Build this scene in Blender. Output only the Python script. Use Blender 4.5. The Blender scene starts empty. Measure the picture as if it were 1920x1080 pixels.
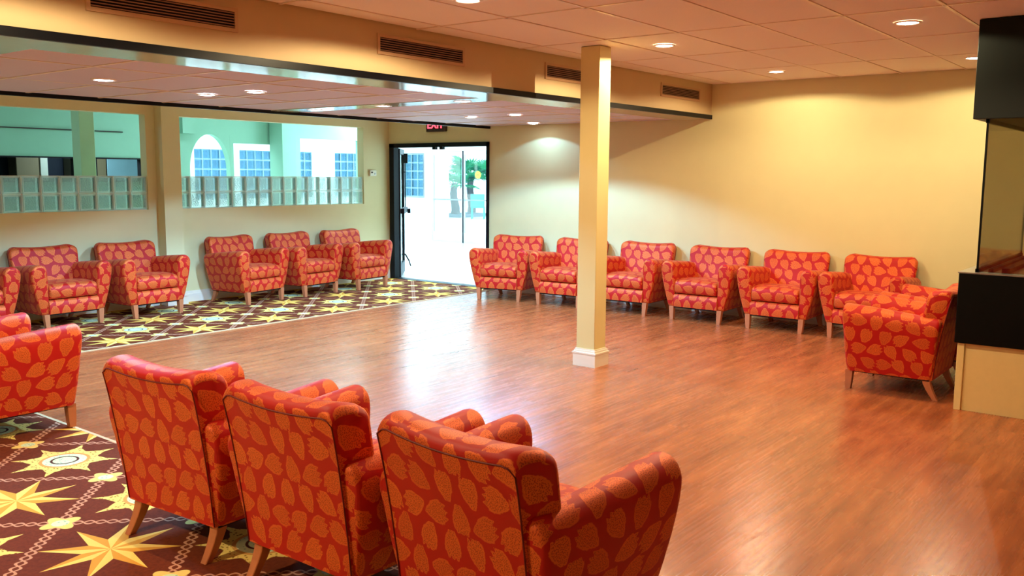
import bpy, bmesh, math, random
from mathutils import Vector, Matrix
random.seed(7)
PI = math.pi
S = bpy.context.scene
COL = S.collection

# ------------------------------------------------------------------ camera
cd = bpy.data.cameras.new('camera'); cam = bpy.data.objects.new('camera', cd); COL.objects.link(cam)
Rv = Vector((0.61749915, -0.78654108, 0.00692285)); Uv = Vector((0.09436027, 0.08281254, 0.99208781))
Fv = Vector((0.78089112, 0.61196014, -0.12535491))
m = Matrix.Identity(4)
for i in range(3):
    m[i][0] = Rv[i]; m[i][1] = Uv[i]; m[i][2] = -Fv[i]
m[2][3] = 1.58
cam.matrix_world = m
cd.sensor_width = 36; cd.lens = 1680.84 / 1920 * 36; cd.clip_start = 0.05; cd.clip_end = 300
S.camera = cam
# ------------------------------------------------------------------ world, sun, large lights, exposure
w = bpy.data.worlds.new('world'); S.world = w; w.use_nodes = True
wn = w.node_tree; bg = wn.nodes['Background']
bg.inputs['Color'].default_value = (0.50, 0.78, 1.0, 1); bg.inputs['Strength'].default_value = 2.4
sd = bpy.data.lights.new('sun', 'SUN'); sd.energy = 1.6; sd.angle = math.radians(2); sd.color = (1, .97, .9)
sun = bpy.data.objects.new('sun', sd); COL.objects.link(sun); sun.rotation_euler = (math.radians(35), math.radians(10), math.radians(200)); sun.location = (20, 20, 12)
WARM = (1.0, 0.80, 0.47); COOL = (0.27, 0.60, 1.0)
E_WARM = 70; E_COOL = 128; E_LOBBY = 115; E_CORR = 15
S.view_settings.view_transform = 'Standard'; S.view_settings.look = 'None'
S.view_settings.exposure = 0.45; S.view_settings.gamma = 1.0; S.view_settings.use_curve_mapping = False

# room dimensions (metres; x towards the door wall, y towards the glass block wall)
H = 2.607; HL = 2.229; HB = 2.268; VS = 4.622; UB = 9.555; VL = 9.85; VC = 7.77; VE = 7.90; UC = 2.60
X0 = -2.6; Y0 = -3.4; LH = 2.95

# ------------------------------------------------------------------ material helpers
def lin(c):
    return tuple((x / 12.92 if x <= .04045 else ((x + .055) / 1.055) ** 2.4) for x in (v / 255 for v in c)) + (1,)
class NT:
    def __init__(s, name):
        s.m = bpy.data.materials.new(name); s.m.use_nodes = True; s.t = s.m.node_tree
        s.b = s.t.nodes['Principled BSDF']; s.out = s.t.nodes['Material Output']
    def n(s, typ, **kw):
        x = s.t.nodes.new(typ)
        for k, v in kw.items(): setattr(x, k, v)
        return x
    def link(s, a, b): s.t.links.new(a, b)
    def math(s, op, a, b=None, c=None):
        x = s.n('ShaderNodeMath', operation=op)
        for i, v in enumerate((a, b, c)):
            if v is None: continue
            if isinstance(v, (int, float)): x.inputs[i].default_value = v
            else: s.link(v, x.inputs[i])
        return x.outputs[0]
    def mix(s, f, a, b):
        x = s.n('ShaderNodeMix', data_type='RGBA')
        for sock, v in ((x.inputs[0], f), (x.inputs[6], a), (x.inputs[7], b)):
            if isinstance(v, (int, float)): sock.default_value = v
            elif isinstance(v, tuple): sock.default_value = v
            else: s.link(v, sock)
        return x.outputs[2]
    def step(s, edge, v, soft=.004):      # 1 where v < edge
        x = s.n('ShaderNodeMapRange', interpolation_type='SMOOTHSTEP')
        if isinstance(v, (int, float)): x.inputs[0].default_value = v
        else: s.link(v, x.inputs[0])
        x.inputs[1].default_value = edge - soft; x.inputs[2].default_value = edge + soft
        x.inputs[3].default_value = 1; x.inputs[4].default_value = 0
        return x.outputs[0]
    def sep(s, v):
        x = s.n('ShaderNodeSeparateXYZ'); s.link(v, x.inputs[0]); return x.outputs
    def comb(s, a, b, c=0):
        x = s.n('ShaderNodeCombineXYZ')
        for i, v in enumerate((a, b, c)):
            if isinstance(v, (int, float)): x.inputs[i].default_value = v
            else: s.link(v, x.inputs[i])
        return x.outputs[0]
    def noise(s, vec, scale, detail=3, rough=.5):
        x = s.n('ShaderNodeTexNoise'); x.inputs['Scale'].default_value = scale; x.inputs['Detail'].default_value = detail
        x.inputs['Roughness'].default_value = rough
        if vec is not None: s.link(vec, x.inputs['Vector'])
        return x.outputs[0]
    def bump(s, h, strength, dist=.01):
        x = s.n('ShaderNodeBump'); x.inputs['Strength'].default_value = strength; x.inputs['Distance'].default_value = dist
        s.link(h, x.inputs['Height']); s.link(x.outputs[0], s.b.inputs['Normal'])
    def obj(s): return s.n('ShaderNodeTexCoord').outputs['Object']
    def uv(s): return s.n('ShaderNodeTexCoord').outputs['UV']

def plain(name, rgb, rough=.6, metal=0, spec=.5, nscale=0, nbump=0, var=.06, coat=0):
    k = NT(name); k.b.inputs['Roughness'].default_value = rough; k.b.inputs['Metallic'].default_value = metal
    k.b.inputs['Specular IOR Level'].default_value = spec
    if coat: k.b.inputs['Coat Weight'].default_value = coat
    c = lin(rgb); sc = nscale or 6
    f = k.noise(k.obj(), sc, 4)
    d = tuple(x * (1 - var) for x in c[:3]) + (1,); l = tuple(min(1, x * (1 + var)) for x in c[:3]) + (1,)
    k.link(k.mix(f, d, l), k.b.inputs['Base Color'])
    if nbump: k.bump(k.noise(k.obj(), 160, 2), nbump, .002)
    return k.m
def emit(name, rgb, strength):
    k = NT(name); k.b.inputs['Base Color'].default_value = (0, 0, 0, 1)
    k.b.inputs['Emission Color'].default_value = rgb + (1,); k.b.inputs['Emission Strength'].default_value = strength
    return k.m

M = {}
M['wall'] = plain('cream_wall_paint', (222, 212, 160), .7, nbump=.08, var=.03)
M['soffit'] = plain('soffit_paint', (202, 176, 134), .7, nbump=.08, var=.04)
M['column'] = plain('column_paint', (226, 208, 146), .6, nbump=.05, var=.03)
M['green'] = plain('pale_green_paint', (138, 184, 154), .7, var=.04)
M['white'] = plain('white_wall_paint', (240, 244, 240), .7, var=.02)
M['skirt'] = plain('white_gloss_trim', (240, 232, 214), .35, var=.02)
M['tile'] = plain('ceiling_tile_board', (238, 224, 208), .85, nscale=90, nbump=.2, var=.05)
M['tile_cool_tint'] = plain('ceiling_tile_board_cool_tint', (206, 190, 204), .6, nscale=90, nbump=.15, var=.05)  # same board as the high tiles, cool lamplight tinted into its colour
M['tbar'] = plain('ceiling_grid_metal', (236, 214, 190), .35, var=.02)
M['plenum'] = plain('plenum_dark', (60, 50, 45), .9)
M['navy'] = plain('black_painted_trim', (8, 9, 16), .4, spec=.2, var=.1)
M['strip'] = plain('glossy_pale_beam', (196, 204, 178), .12, var=.03)
M['alu'] = plain('dark_aluminium', (5, 6, 16), .45, spec=.2, var=.1)
M['steel'] = plain('grey_metal', (150, 150, 150), .3, metal=.8)
M['blackbox'] = plain('black_fireplace_panel', (3, 3, 3), .5, spec=.12, var=.2)
M['hood'] = plain('dark_green_black_hood', (8, 15, 11), .5, spec=.2, var=.15)
M['plinth'] = plain('beige_plinth_laminate', (232, 206, 140), .45, nscale=25, var=.04)
M['vent'] = plain('vent_frame_enamel', (196, 160, 122), .5, var=.04)
M['vent_slat'] = plain('vent_slat_enamel', (150, 112, 88), .5, var=.06)
M['void'] = plain('dark_void', (16, 14, 14), .9)
M['leg'] = plain('beech_leg', (186, 112, 72), .4, nscale=14, var=.18)
M['leg_dark'] = M['leg']
M['under'] = plain('black_dust_cloth', (18, 14, 14), .95)
M['piping'] = plain('dark_red_piping', (110, 12, 16), .6)
M['mortar'] = plain('white_grout', (236, 244, 236), .6)
M['lobbyfloor'] = plain('white_polished_tile', (240, 240, 236), .12, var=.03)
M['pale'] = plain('pale_concrete', (236, 236, 230), .8)
M['ivory'] = plain('ivory_plastic', (226, 220, 196), .45)
M['red'] = emit('exit_red_letters', (1, .05, .08), 3.0)
M['exitbox'] = plain('exit_sign_black', (44, 12, 14), .4)
M['trunk'] = plain('palm_bark', (92, 80, 76), .9, nscale=30, var=.3)
M['frond'] = plain('palm_green', (22, 150, 84), .85, nscale=8, var=.25)
M['teal'] = plain('teal_plastic', (40, 190, 180), .4)
M['yellow'] = plain('yellow_sticker', (236, 220, 60), .5)
M['olive'] = plain('olive_panel', (70, 66, 46), .6)
M['tan'] = plain('tan_panel', (150, 126, 90), .6)
M['lamp_warm'] = emit('warm_lamp_glow', (1, .86, .66), 30)
M['lamp_cool'] = emit('cool_lamp_glow', (.80, .90, 1), 30)
M['panel'] = emit('added_panel_glow', (.86, .95, 1), 2.2)  # glow of the added ceiling panels

def glass(name, tint, gloss=.08, rough=.02):
    k = NT(name); k.t.nodes.remove(k.b)
    tr = k.n('ShaderNodeBsdfTransparent'); tr.inputs[0].default_value = tint + (1,)
    gl = k.n('ShaderNodeBsdfGlossy'); gl.inputs['Roughness'].default_value = rough
    lw = k.n('ShaderNodeLayerWeight'); lw.inputs[0].default_value = .35
    f = k.math('MULTIPLY_ADD', lw.outputs['Facing'], .35, gloss)
    mx = k.n('ShaderNodeMixShader'); k.link(f, mx.inputs[0]); k.link(tr.outputs[0], mx.inputs[1]); k.link(gl.outputs[0], mx.inputs[2])
    k.link(mx.outputs[0], k.out.inputs[0]); return k.m
M['glass'] = glass('clear_door_glass', (.95, .99, .98), .03)
M['fireglass'] = glass('smoky_fire_glass', (.60, .54, .44), .10, .03)
def blockglass(name, tint, trans, rough=.08, tl_share=.12):
    k = NT(name); k.t.nodes.remove(k.b)
    o = k.obj(); h = k.noise(o, 70, 2, .6)
    bp = k.n('ShaderNodeBump'); bp.inputs['Strength'].default_value = 1; bp.inputs['Distance'].default_value = .05; k.link(h, bp.inputs['Height'])
    rf = k.n('ShaderNodeBsdfRefraction'); rf.inputs['Color'].default_value = tint + (1,); rf.inputs['IOR'].default_value = 1.22; rf.inputs['Roughness'].default_value = rough
    gl = k.n('ShaderNodeBsdfGlossy'); gl.inputs['Roughness'].default_value = .08
    tl = k.n('ShaderNodeBsdfTranslucent'); tl.inputs['Color'].default_value = tint + (1,)
    tr = k.n('ShaderNodeBsdfTransparent'); tr.inputs['Color'].default_value = tint + (1,)
    for x in (rf, gl): k.link(bp.outputs[0], x.inputs['Normal'])
    fr = k.n('ShaderNodeFresnel'); fr.inputs['IOR'].default_value = 1.45; k.link(bp.outputs[0], fr.inputs['Normal'])
    m1 = k.n('ShaderNodeMixShader'); m1.inputs[0].default_value = tl_share; k.link(rf.outputs[0], m1.inputs[1]); k.link(tl.outputs[0], m1.inputs[2])
    m3 = k.n('ShaderNodeMixShader'); k.link(k.math('MULTIPLY_ADD', k.step(.5, h, .05), -.30, trans + .28), m3.inputs[0]); k.link(m1.outputs[0], m3.inputs[1]); k.link(tr.outputs[0], m3.inputs[2])
    m2 = k.n('ShaderNodeMixShader'); k.link(fr.outputs[0], m2.inputs[0]); k.link(m3.outputs[0], m2.inputs[1]); k.link(gl.outputs[0], m2.inputs[2])
    k.link(m2.outputs[0], k.out.inputs[0]); return k.m
M['block'] = blockglass('rippled_block_glass', (.96, 1.0, .98), .66)
def frosted(name, rgb):
    k = NT(name); k.b.inputs['Base Color'].default_value = rgb + (1,); k.b.inputs['Roughness'].default_value = .2
    tl = k.n('ShaderNodeBsdfTranslucent'); tl.inputs['Color'].default_value = rgb + (1,)
    tr = k.n('ShaderNodeBsdfTransparent'); tr.inputs['Color'].default_value = rgb + (1,)
    m1 = k.n('ShaderNodeMixShader'); m1.inputs[0].default_value = .55; k.link(k.b.outputs[0], m1.inputs[1]); k.link(tl.outputs[0], m1.inputs[2])
    m2 = k.n('ShaderNodeMixShader'); m2.inputs[0].default_value = .45; k.link(m1.outputs[0], m2.inputs[1]); k.link(tr.outputs[0], m2.inputs[2])
    k.link(m2.outputs[0], k.out.inputs[0]); return k.m
M['block_rim'] = frosted('frosted_block_edge_glass', (.90, .98, .93))
M['block_rim_blue'] = frosted('blue_block_edge_glass', (.30, .52, .62))
M['block_blue'] = blockglass('blue_rippled_block_glass', (.46, .72, .84), .25)

# wood laminate: boards run along x
def wood():
    k = NT('red_brown_laminate'); o = k.obj(); x, y, z = k.sep(o)
    row = k.math('FLOOR', k.math('DIVIDE', y, .19))
    wn_ = k.n('ShaderNodeTexWhiteNoise', noise_dimensions='1D'); k.link(row, wn_.inputs['W'])
    xs = k.math('ADD', x, k.math('MULTIPLY', wn_.outputs[0], 3.1))
    colm = k.math('FLOOR', k.math('DIVIDE', xs, 1.25))
    wn2 = k.n('ShaderNodeTexWhiteNoise', noise_dimensions='2D'); k.link(k.comb(row, colm), wn2.inputs['Vector'])
    g = k.noise(k.comb(k.math('MULTIPLY', xs, 1.1), k.math('MULTIPLY', y, 8), wn2.outputs[0]), 1.6, 5, .55)
    g2 = k.noise(k.comb(k.math('MULTIPLY', xs, 2.0), k.math('MULTIPLY', y, 40), wn2.outputs[0]), 1.5, 3, .5)
    ramp = k.n('ShaderNodeValToRGB'); k.link(g, ramp.inputs[0])
    e = ramp.color_ramp.elements; e[0].position = .3; e[0].color = lin((138, 68, 36)); e[1].position = .72; e[1].color = lin((198, 112, 60))
    ramp.color_ramp.elements.new(.5).color = lin((168, 90, 48))
    c = k.mix(k.math('MULTIPLY', g2, .4), ramp.outputs[0], lin((176, 98, 54)))
    c = k.mix(k.math('MULTIPLY', wn2.outputs[0], .16), c, lin((96, 48, 32)))
    fy = k.math('FRACT', k.math('DIVIDE', y, .19)); seam = k.step(.012, fy, .006)
    fx = k.math('FRACT', k.math('DIVIDE', xs, 1.25)); seam2 = k.step(.0016, fx, .0008)
    sm = k.math('MAXIMUM', seam, seam2)
    c = k.mix(k.math('MULTIPLY', sm, .10), c, lin((90, 50, 36)))
    k.link(c, k.b.inputs['Base Color'])
    k.link(k.math('MULTIPLY_ADD', g2, .10, .22), k.b.inputs['Roughness'])
    k.b.inputs['Specular IOR Level'].default_value = .55
    k.bump(k.math('SUBTRACT', k.noise(o, 3.0, 3), k.math('MULTIPLY', sm, .06)), .06, .01)
    return k.m
M['wood'] = wood()

def carpet(name, ox, oy):
    a = .442; k = NT(name); o = k.obj(); x, y, z = k.sep(o)
    qx = k.math('DIVIDE', k.math('SUBTRACT', x, ox), a); qy = k.math('DIVIDE', k.math('SUBTRACT', y, oy), a)
    P = k.math('MULTIPLY', k.math('ADD', qx, qy), .5); Q = k.math('MULTIPLY', k.math('SUBTRACT', qx, qy), .5)
    fP = k.math('FLOOR', P); fQ = k.math('FLOOR', Q)
    ci = k.math('ADD', k.math('ADD', fP, fQ), 1); cj = k.math('SUBTRACT', fP, fQ)
    lx = k.math('SUBTRACT', qx, ci); ly = k.math('SUBTRACT', qy, cj)
    isodd = k.math('ABSOLUTE', k.math('MODULO', k.math('ADD', fP, fQ), 2))       # 1 -> star cell
    rho = k.math('SQRT', k.math('ADD', k.math('MULTIPLY', lx, lx), k.math('MULTIPLY', ly, ly)))
    th = k.math('ARCTAN2', ly, lx)
    def fold(n):
        f = k.math('SUBTRACT', k.math('FRACT', k.math('ADD', k.math('DIVIDE', th, 2 * PI / n), .5)), .5)
        return k.math('MULTIPLY', f, 2 * PI / n)
    ph = fold(8); ab = k.math('ABSOLUTE', ph)
    px = k.math('MULTIPLY', rho, k.math('COSINE', ab)); py = k.math('MULTIPLY', rho, k.math('SINE', ab))
    Rr, rr = .66, .25; vx, vy = rr * math.cos(PI / 8), rr * math.sin(PI / 8)
    # inside when (vx-Rr)*(py) - (vy)*(px-Rr) > 0
    s = k.math('SUBTRACT', k.math('MULTIPLY', k.math('SUBTRACT', px, Rr), -vy), k.math('MULTIPLY', py, Rr - vx))
    star = k.step(0, k.math('MULTIPLY', s, -1), .001)
    brown = k.mix(k.noise(o, 60, 3, .7), lin((78, 30, 14)), lin((134, 60, 28)))
    facet = k.step(0, ph, .002)
    gold = k.mix(facet, lin((250, 216, 112)), lin((224, 162, 62)))
    c_star = k.mix(star, brown, gold)
    # medallion
    p8 = fold(8); p2 = fold(16)
    petal = k.math('MULTIPLY_ADD', k.math('COSINE', k.math('MULTIPLY', th, 8)), .055, .43)
    spk = k.math('SUBTRACT', .64, k.math('MULTIPLY', k.math('ABSOLUTE', p8), 1.9))
    rim = k.math('MAXIMUM', petal, spk)
    med = k.step(0, k.math('SUBTRACT', rho, rim), .008)
    vor = k.n('ShaderNodeTexVoronoi'); vor.inputs['Scale'].default_value = 55; k.link(o, vor.inputs['Vector'])
    dots = k.step(.28, vor.outputs['Distance'], .05)
    yel = k.mix(dots, lin((246, 216, 120)), lin((150, 110, 40)))
    cm = k.mix(k.step(.29, rho, .006), yel, lin((222, 160, 84)))
    cream = k.mix(dots, lin((214, 232, 190)), lin((150, 190, 160)))
    cm = k.mix(k.step(.25, rho, .006), cm, cream)
    cm = k.mix(k.step(.165, rho, .006), cm, lin((84, 40, 30)))
    cm = k.mix(k.step(.135, rho, .006), cm, cream)
    c_med = k.mix(med, brown, cm)
    c = k.mix(isodd, c_med, c_star)
    # chains along the cell borders
    def chain(Pp, Qq):
        d = k.math('MULTIPLY', k.math('SUBTRACT', Pp, k.math('ROUND', Pp)), .625)
        sw = k.math('MULTIPLY', k.math('SINE', k.math('MULTIPLY', Qq, PI * .625 / .05)), .019)
        e1 = k.step(.0065, k.math('ABSOLUTE', k.math('SUBTRACT', d, sw)), .0015)
        e2 = k.step(.0065, k.math('ABSOLUTE', k.math('ADD', d, sw)), .0015)
        return k.math('MAXIMUM', e1, e2)
    ch = k.math('MAXIMUM', chain(P, Q), chain(Q, P))
    c = k.mix(ch, c, lin((206, 150, 118)))
    # flowers at the crossings
    nP = k.math('ROUND', P); nQ = k.math('ROUND', Q)
    mx = k.math('SUBTRACT', qx, k.math('ADD', nP, nQ)); my = k.math('SUBTRACT', qy, k.math('SUBTRACT', nP, nQ))
    nr = k.math('SQRT', k.math('ADD', k.math('MULTIPLY', mx, mx), k.math('MULTIPLY', my, my)))
    nt = k.math('ARCTAN2', my, mx)
    fl = k.math('MULTIPLY_ADD', k.math('COSINE', k.math('MULTIPLY', nt, 4)), .045, .16)
    c = k.mix(k.step(0, k.math('SUBTRACT', nr, fl), .006), c, lin((240, 212, 120)))
    c = k.mix(k.step(.085, nr, .006), c, cream)
    k.link(c, k.b.inputs['Base Color']); k.b.inputs['Roughness'].default_value = .95; k.b.inputs['Specular IOR Level'].default_value = .15
    k.bump(k.noise(o, 350, 2), .5, .004)
    return k.m
M['carpet_near'] = carpet('star_carpet_near', 1.80, 3.99)
M['carpet_far'] = carpet('star_carpet_far', 6.00, 8.48)
M['carpet_edge'] = plain('beige_carpet_edge', (214, 186, 140), .8)

def fabric():
    k = NT('red_leaf_fabric'); uv = k.uv()
    def leaves(sx, sy, L, W):
        u, v, _ = k.sep(uv)
        row = k.math('FLOOR', k.math('DIVIDE', v, sy))
        uu = k.math('ADD', k.math('DIVIDE', u, sx), k.math('MULTIPLY', k.math('MODULO', k.math('ABSOLUTE', row), 2), .5))
        col = k.math('FLOOR', uu)
        wn_ = k.n('ShaderNodeTexWhiteNoise', noise_dimensions='2D'); k.link(k.comb(col, row), wn_.inputs['Vector'])
        r, g, b = k.sep(wn_.outputs['Color'])
        lx = k.math('MULTIPLY', k.math('SUBTRACT', k.math('SUBTRACT', uu, col), k.math('MULTIPLY_ADD', g, .12, .44)), sx)
        ly = k.math('MULTIPLY', k.math('SUBTRACT', k.math('SUBTRACT', k.math('DIVIDE', v, sy), row), k.math('MULTIPLY_ADD', b, .10, .45)), sy)
        ang = k.math('MULTIPLY_ADD', r, 5.2, -.6)
        ca, sa = k.math('COSINE', ang), k.math('SINE', ang)
        px = k.math('ADD', k.math('MULTIPLY', lx, ca), k.math('MULTIPLY', ly, sa))
        py = k.math('SUBTRACT', k.math('MULTIPLY', ly, ca), k.math('MULTIPLY', lx, sa))
        t = k.math('ADD', k.math('DIVIDE', px, L), .46)
        # ragged notched base, pointed tip
        t = k.math('ADD', t, k.math('MULTIPLY', k.math('MULTIPLY', k.math('COSINE', k.math('MULTIPLY', py, 260)), k.math('SUBTRACT', 1, t)), .07))
        t = k.math('MAXIMUM', k.math('MINIMUM', t, 1), 0)
        wd = k.math('MULTIPLY', k.math('MULTIPLY', k.math('POWER', t, .36), k.math('POWER', k.math('SUBTRACT', 1, t), .82)), W * 1.85)
        nz = k.math('MULTIPLY', k.math('SUBTRACT', k.noise(uv, 110, 2), .5), .010)
        d = k.math('SUBTRACT', k.math('ADD', k.math('ABSOLUTE', py), nz), wd)
        return d, g
    d, g = leaves(.126, .103, .120, .050)
    leaf = k.step(-.0015, d, .0022)
    vor = k.n('ShaderNodeTexVoronoi', voronoi_dimensions='2D'); vor.inputs['Scale'].default_value = 170; k.link(uv, vor.inputs['Vector'])
    dots = k.step(.30, vor.outputs['Distance'], .10)
    inner = k.step(-.008, d, .002)
    red = k.mix(k.noise(uv, 12, 2), lin((176, 10, 8)), lin((192, 14, 9)))
    lf = k.mix(k.math('MULTIPLY', g, .55), lin((228, 108, 46)), lin((208, 84, 36)))
    lf = k.mix(k.math('MULTIPLY', k.math('MULTIPLY', dots, inner), .75), lf, lin((150, 40, 20)))
    c = k.mix(leaf, red, lf)
    k.link(c, k.b.inputs['Base Color'])
    k.b.inputs['Roughness'].default_value = .5
    k.link(k.math('MULTIPLY', leaf, .3), k.b.inputs['Metallic'])
    k.b.inputs['Specular IOR Level'].default_value = .3
    k.b.inputs['Sheen Weight'].default_value = .15; k.b.inputs['Sheen Tint'].default_value = (1, .5, .3, 1)
    k.bump(k.math('ADD', k.noise(uv, 420, 2), k.math('MULTIPLY', leaf, .8)), .25, .002)
    return k.m
M['fabric'] = fabric()

# ------------------------------------------------------------------ object helpers
def tag(o, label=None, cat=None, group=None, kind=None):
    if label: o['label'] = label
    if cat: o['category'] = cat
    if group: o['group'] = group
    if kind: o['kind'] = kind
    return o
def empty(name, loc=(0, 0, 0), rz=0, parent=None):
    o = bpy.data.objects.new(name, None); COL.objects.link(o); o.location = loc; o.rotation_euler = (0, 0, rz)
    o.empty_display_size = .1
    if parent: o.parent = parent
    return o
def link_mesh(name, me, mat, parent=None, loc=(0, 0, 0)):
    o = bpy.data.objects.new(name, me); COL.objects.link(o); o.location = loc
    if mat and not me.materials: me.materials.append(mat)
    if parent: o.parent = parent
    return o
def bm_obj(name, bm, mat, parent=None, smooth=False, loc=(0, 0, 0)):
    me = bpy.data.meshes.new(name); bmesh.ops.recalc_face_normals(bm, faces=bm.faces); bm.to_mesh(me); bm.free()
    if smooth:
        for p in me.polygons: p.use_smooth = True
        if smooth != True: me.set_sharp_from_angle(angle=math.radians(smooth))
    return link_mesh(name, me, mat, parent, loc)
def add_box(bm, a, b):
    x0, y0, z0 = a; x1, y1, z1 = b
    v = [bm.verts.new(p) for p in ((x0, y0, z0), (x1, y0, z0), (x1, y1, z0), (x0, y1, z0), (x0, y0, z1), (x1, y0, z1), (x1, y1, z1), (x0, y1, z1))]
    fs = [bm.faces.new([v[i] for i in f]) for f in ((3, 2, 1, 0), (4, 5, 6, 7), (0, 1, 5, 4), (1, 2, 6, 5), (2, 3, 7, 6), (3, 0, 4, 7))]
    return v, fs
def box(name, a, b, mat, parent=None, bev=0, seg=1):
    bm = bmesh.new(); add_box(bm, a, b)
    if bev: bmesh.ops.bevel(bm, geom=bm.edges[:], offset=bev, segments=seg, affect='EDGES', profile=.7)
    return bm_obj(name, bm, mat, parent, smooth=40 if bev else False)
def boxes(name, lst, mat, parent=None, bev=0):
    bm = bmesh.new()
    for a, b in lst: add_box(bm, a, b)
    if bev: bmesh.ops.bevel(bm, geom=bm.edges[:], offset=bev, segments=1, affect='EDGES')
    return bm_obj(name, bm, mat, parent)
def tube(bm, pts, r, n=8, closed=False):
    pts = [Vector(p) for p in pts]; rings = []
    for i, p in enumerate(pts):
        a = pts[max(0, i - 1)]; b = pts[min(len(pts) - 1, i + 1)]
        t = (b - a).normalized(); up = Vector((0, 0, 1)) if abs(t.z) < .9 else Vector((1, 0, 0))
        s = t.cross(up).normalized(); u = s.cross(t)
        rr = r[i] if isinstance(r, (list, tuple)) else r
        rings.append([bm.verts.new(p + (s * math.cos(2 * PI * j / n) + u * math.sin(2 * PI * j / n)) * rr) for j in range(n)])
    for i in range(len(rings) - 1):
        for j in range(n): bm.faces.new((rings[i][j], rings[i][(j + 1) % n], rings[i + 1][(j + 1) % n], rings[i + 1][j]))
    bm.faces.new(rings[0][::-1]); bm.faces.new(rings[-1])
def lathe(bm, prof, c=(0, 0, 0), n=24):
    rings = [[bm.verts.new((c[0] + r * math.cos(2 * PI * j / n), c[1] + r * math.sin(2 * PI * j / n), c[2] + z)) for j in range(n)] for r, z in prof]
    for i in range(len(rings) - 1):
        for j in range(n): bm.faces.new((rings[i][j], rings[i][(j + 1) % n], rings[i + 1][(j + 1) % n], rings[i + 1][j]))
    return rings
def wall_holes(name, axis, t0, t1, a0, a1, z0, z1, holes, mat, parent=None):
    """axis 0: wall normal x between t0,t1, running along y; axis 1: normal y, running along x. holes = (a0,a1,z0,z1)"""
    As = sorted({a0, a1, *[h[0] for h in holes], *[h[1] for h in holes]}); Zs = sorted({z0, z1, *[h[2] for h in holes], *[h[3] for h in holes]})
    As = [v for v in As if a0 <= v <= a1]; Zs = [v for v in Zs if z0 <= v <= z1]
    bm = bmesh.new(); cache = {}
    def V(t, a, z):
        kx = (round(t, 4), round(a, 4), round(z, 4))
        if kx not in cache: cache[kx] = bm.verts.new((t, a, z) if axis == 0 else (a, t, z))
        return cache[kx]
    def solid(i, j):
        if i < 0 or j < 0 or i >= len(As) - 1 or j >= len(Zs) - 1: return False
        ca = (As[i] + As[i + 1]) / 2; cz = (Zs[j] + Zs[j + 1]) / 2
        return not any(h[0] < ca < h[1] and h[2] < cz < h[3] for h in holes)
    for i in range(len(As) - 1):
        for j in range(len(Zs) - 1):
            if not solid(i, j): continue
            A, B, Z, W = As[i], As[i + 1], Zs[j], Zs[j + 1]
            for t in (t0, t1): bm.faces.new((V(t, A, Z), V(t, B, Z), V(t, B, W), V(t, A, W)))
            for (di, dj, q) in ((-1, 0, ((A, Z), (A, W))), (1, 0, ((B, Z), (B, W))), (0, -1, ((A, Z), (B, Z))), (0, 1, ((A, W), (B, W)))):
                if not solid(i + di, j + dj):
                    (p, r), (p2, r2) = q
                    bm.faces.new((V(t0, p, r), V(t0, p2, r2), V(t1, p2, r2), V(t1, p, r)))
    return bm_obj(name, bm, mat, parent)
def struct(o): o['kind'] = 'structure'; return o

# ------------------------------------------------------------------ floor and carpets
fl = struct(box('floor', (X0, Y0, -.05), (UB, VL + .15, 0), M['wood']))
c1 = box('carpet', (X0, VC + .02, 0), (UB, VL, .006), M['carpet_far'])
tag(c1, 'brown star patterned carpet strip running along the glass block wall to the door', 'carpet')
box('edge_strip', (X0, VC, 0), (UB, VC + .022, .007), M['carpet_edge'], c1)
c2 = box('carpet', (X0, Y0, 0), (UC - .02, VC, .006), M['carpet_near'])
tag(c2, 'brown carpet with gold stars and medallions under the three near armchairs', 'carpet')
box('edge_strip', (UC - .022, Y0, 0), (UC, VC, .007), M['carpet_edge'], c2)

# ------------------------------------------------------------------ walls
BAYS = [(2.46, 5.66), (6.02, 9.04)]          # glass block bays (x ranges)
SILL, BTOP, HEAD = 1.145, 1.535, 2.243
wl = struct(wall_holes('wall_left', 1, VL, VL + .13, X0, UB + .15, 0, H, [(2.46, 5.66, SILL, HEAD), (6.02, 9.04, SILL, HEAD)], M['wall']))
DV0, DV1, DH = 7.90, 9.81, 2.02
wb = struct(wall_holes('wall_back', 0, UB, UB + .15, Y0 - .15, VL, 0, LH, [(DV0, DV1, 0, DH)], M['wall']))
struct(box('wall_right', (X0, Y0 - .15, 0), (UB, Y0, H), M['wall']))
struct(box('wall_near', (X0 - .15, Y0 - .15, 0), (X0, VL, H), M['wall']))
# pillar on the glass block wall
pl = box('pillar', (5.775, 9.70, 0), (6.005, VL, H), M['wall']); tag(pl, 'cream pillar standing between the two glass block bays', 'pillar')

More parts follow.
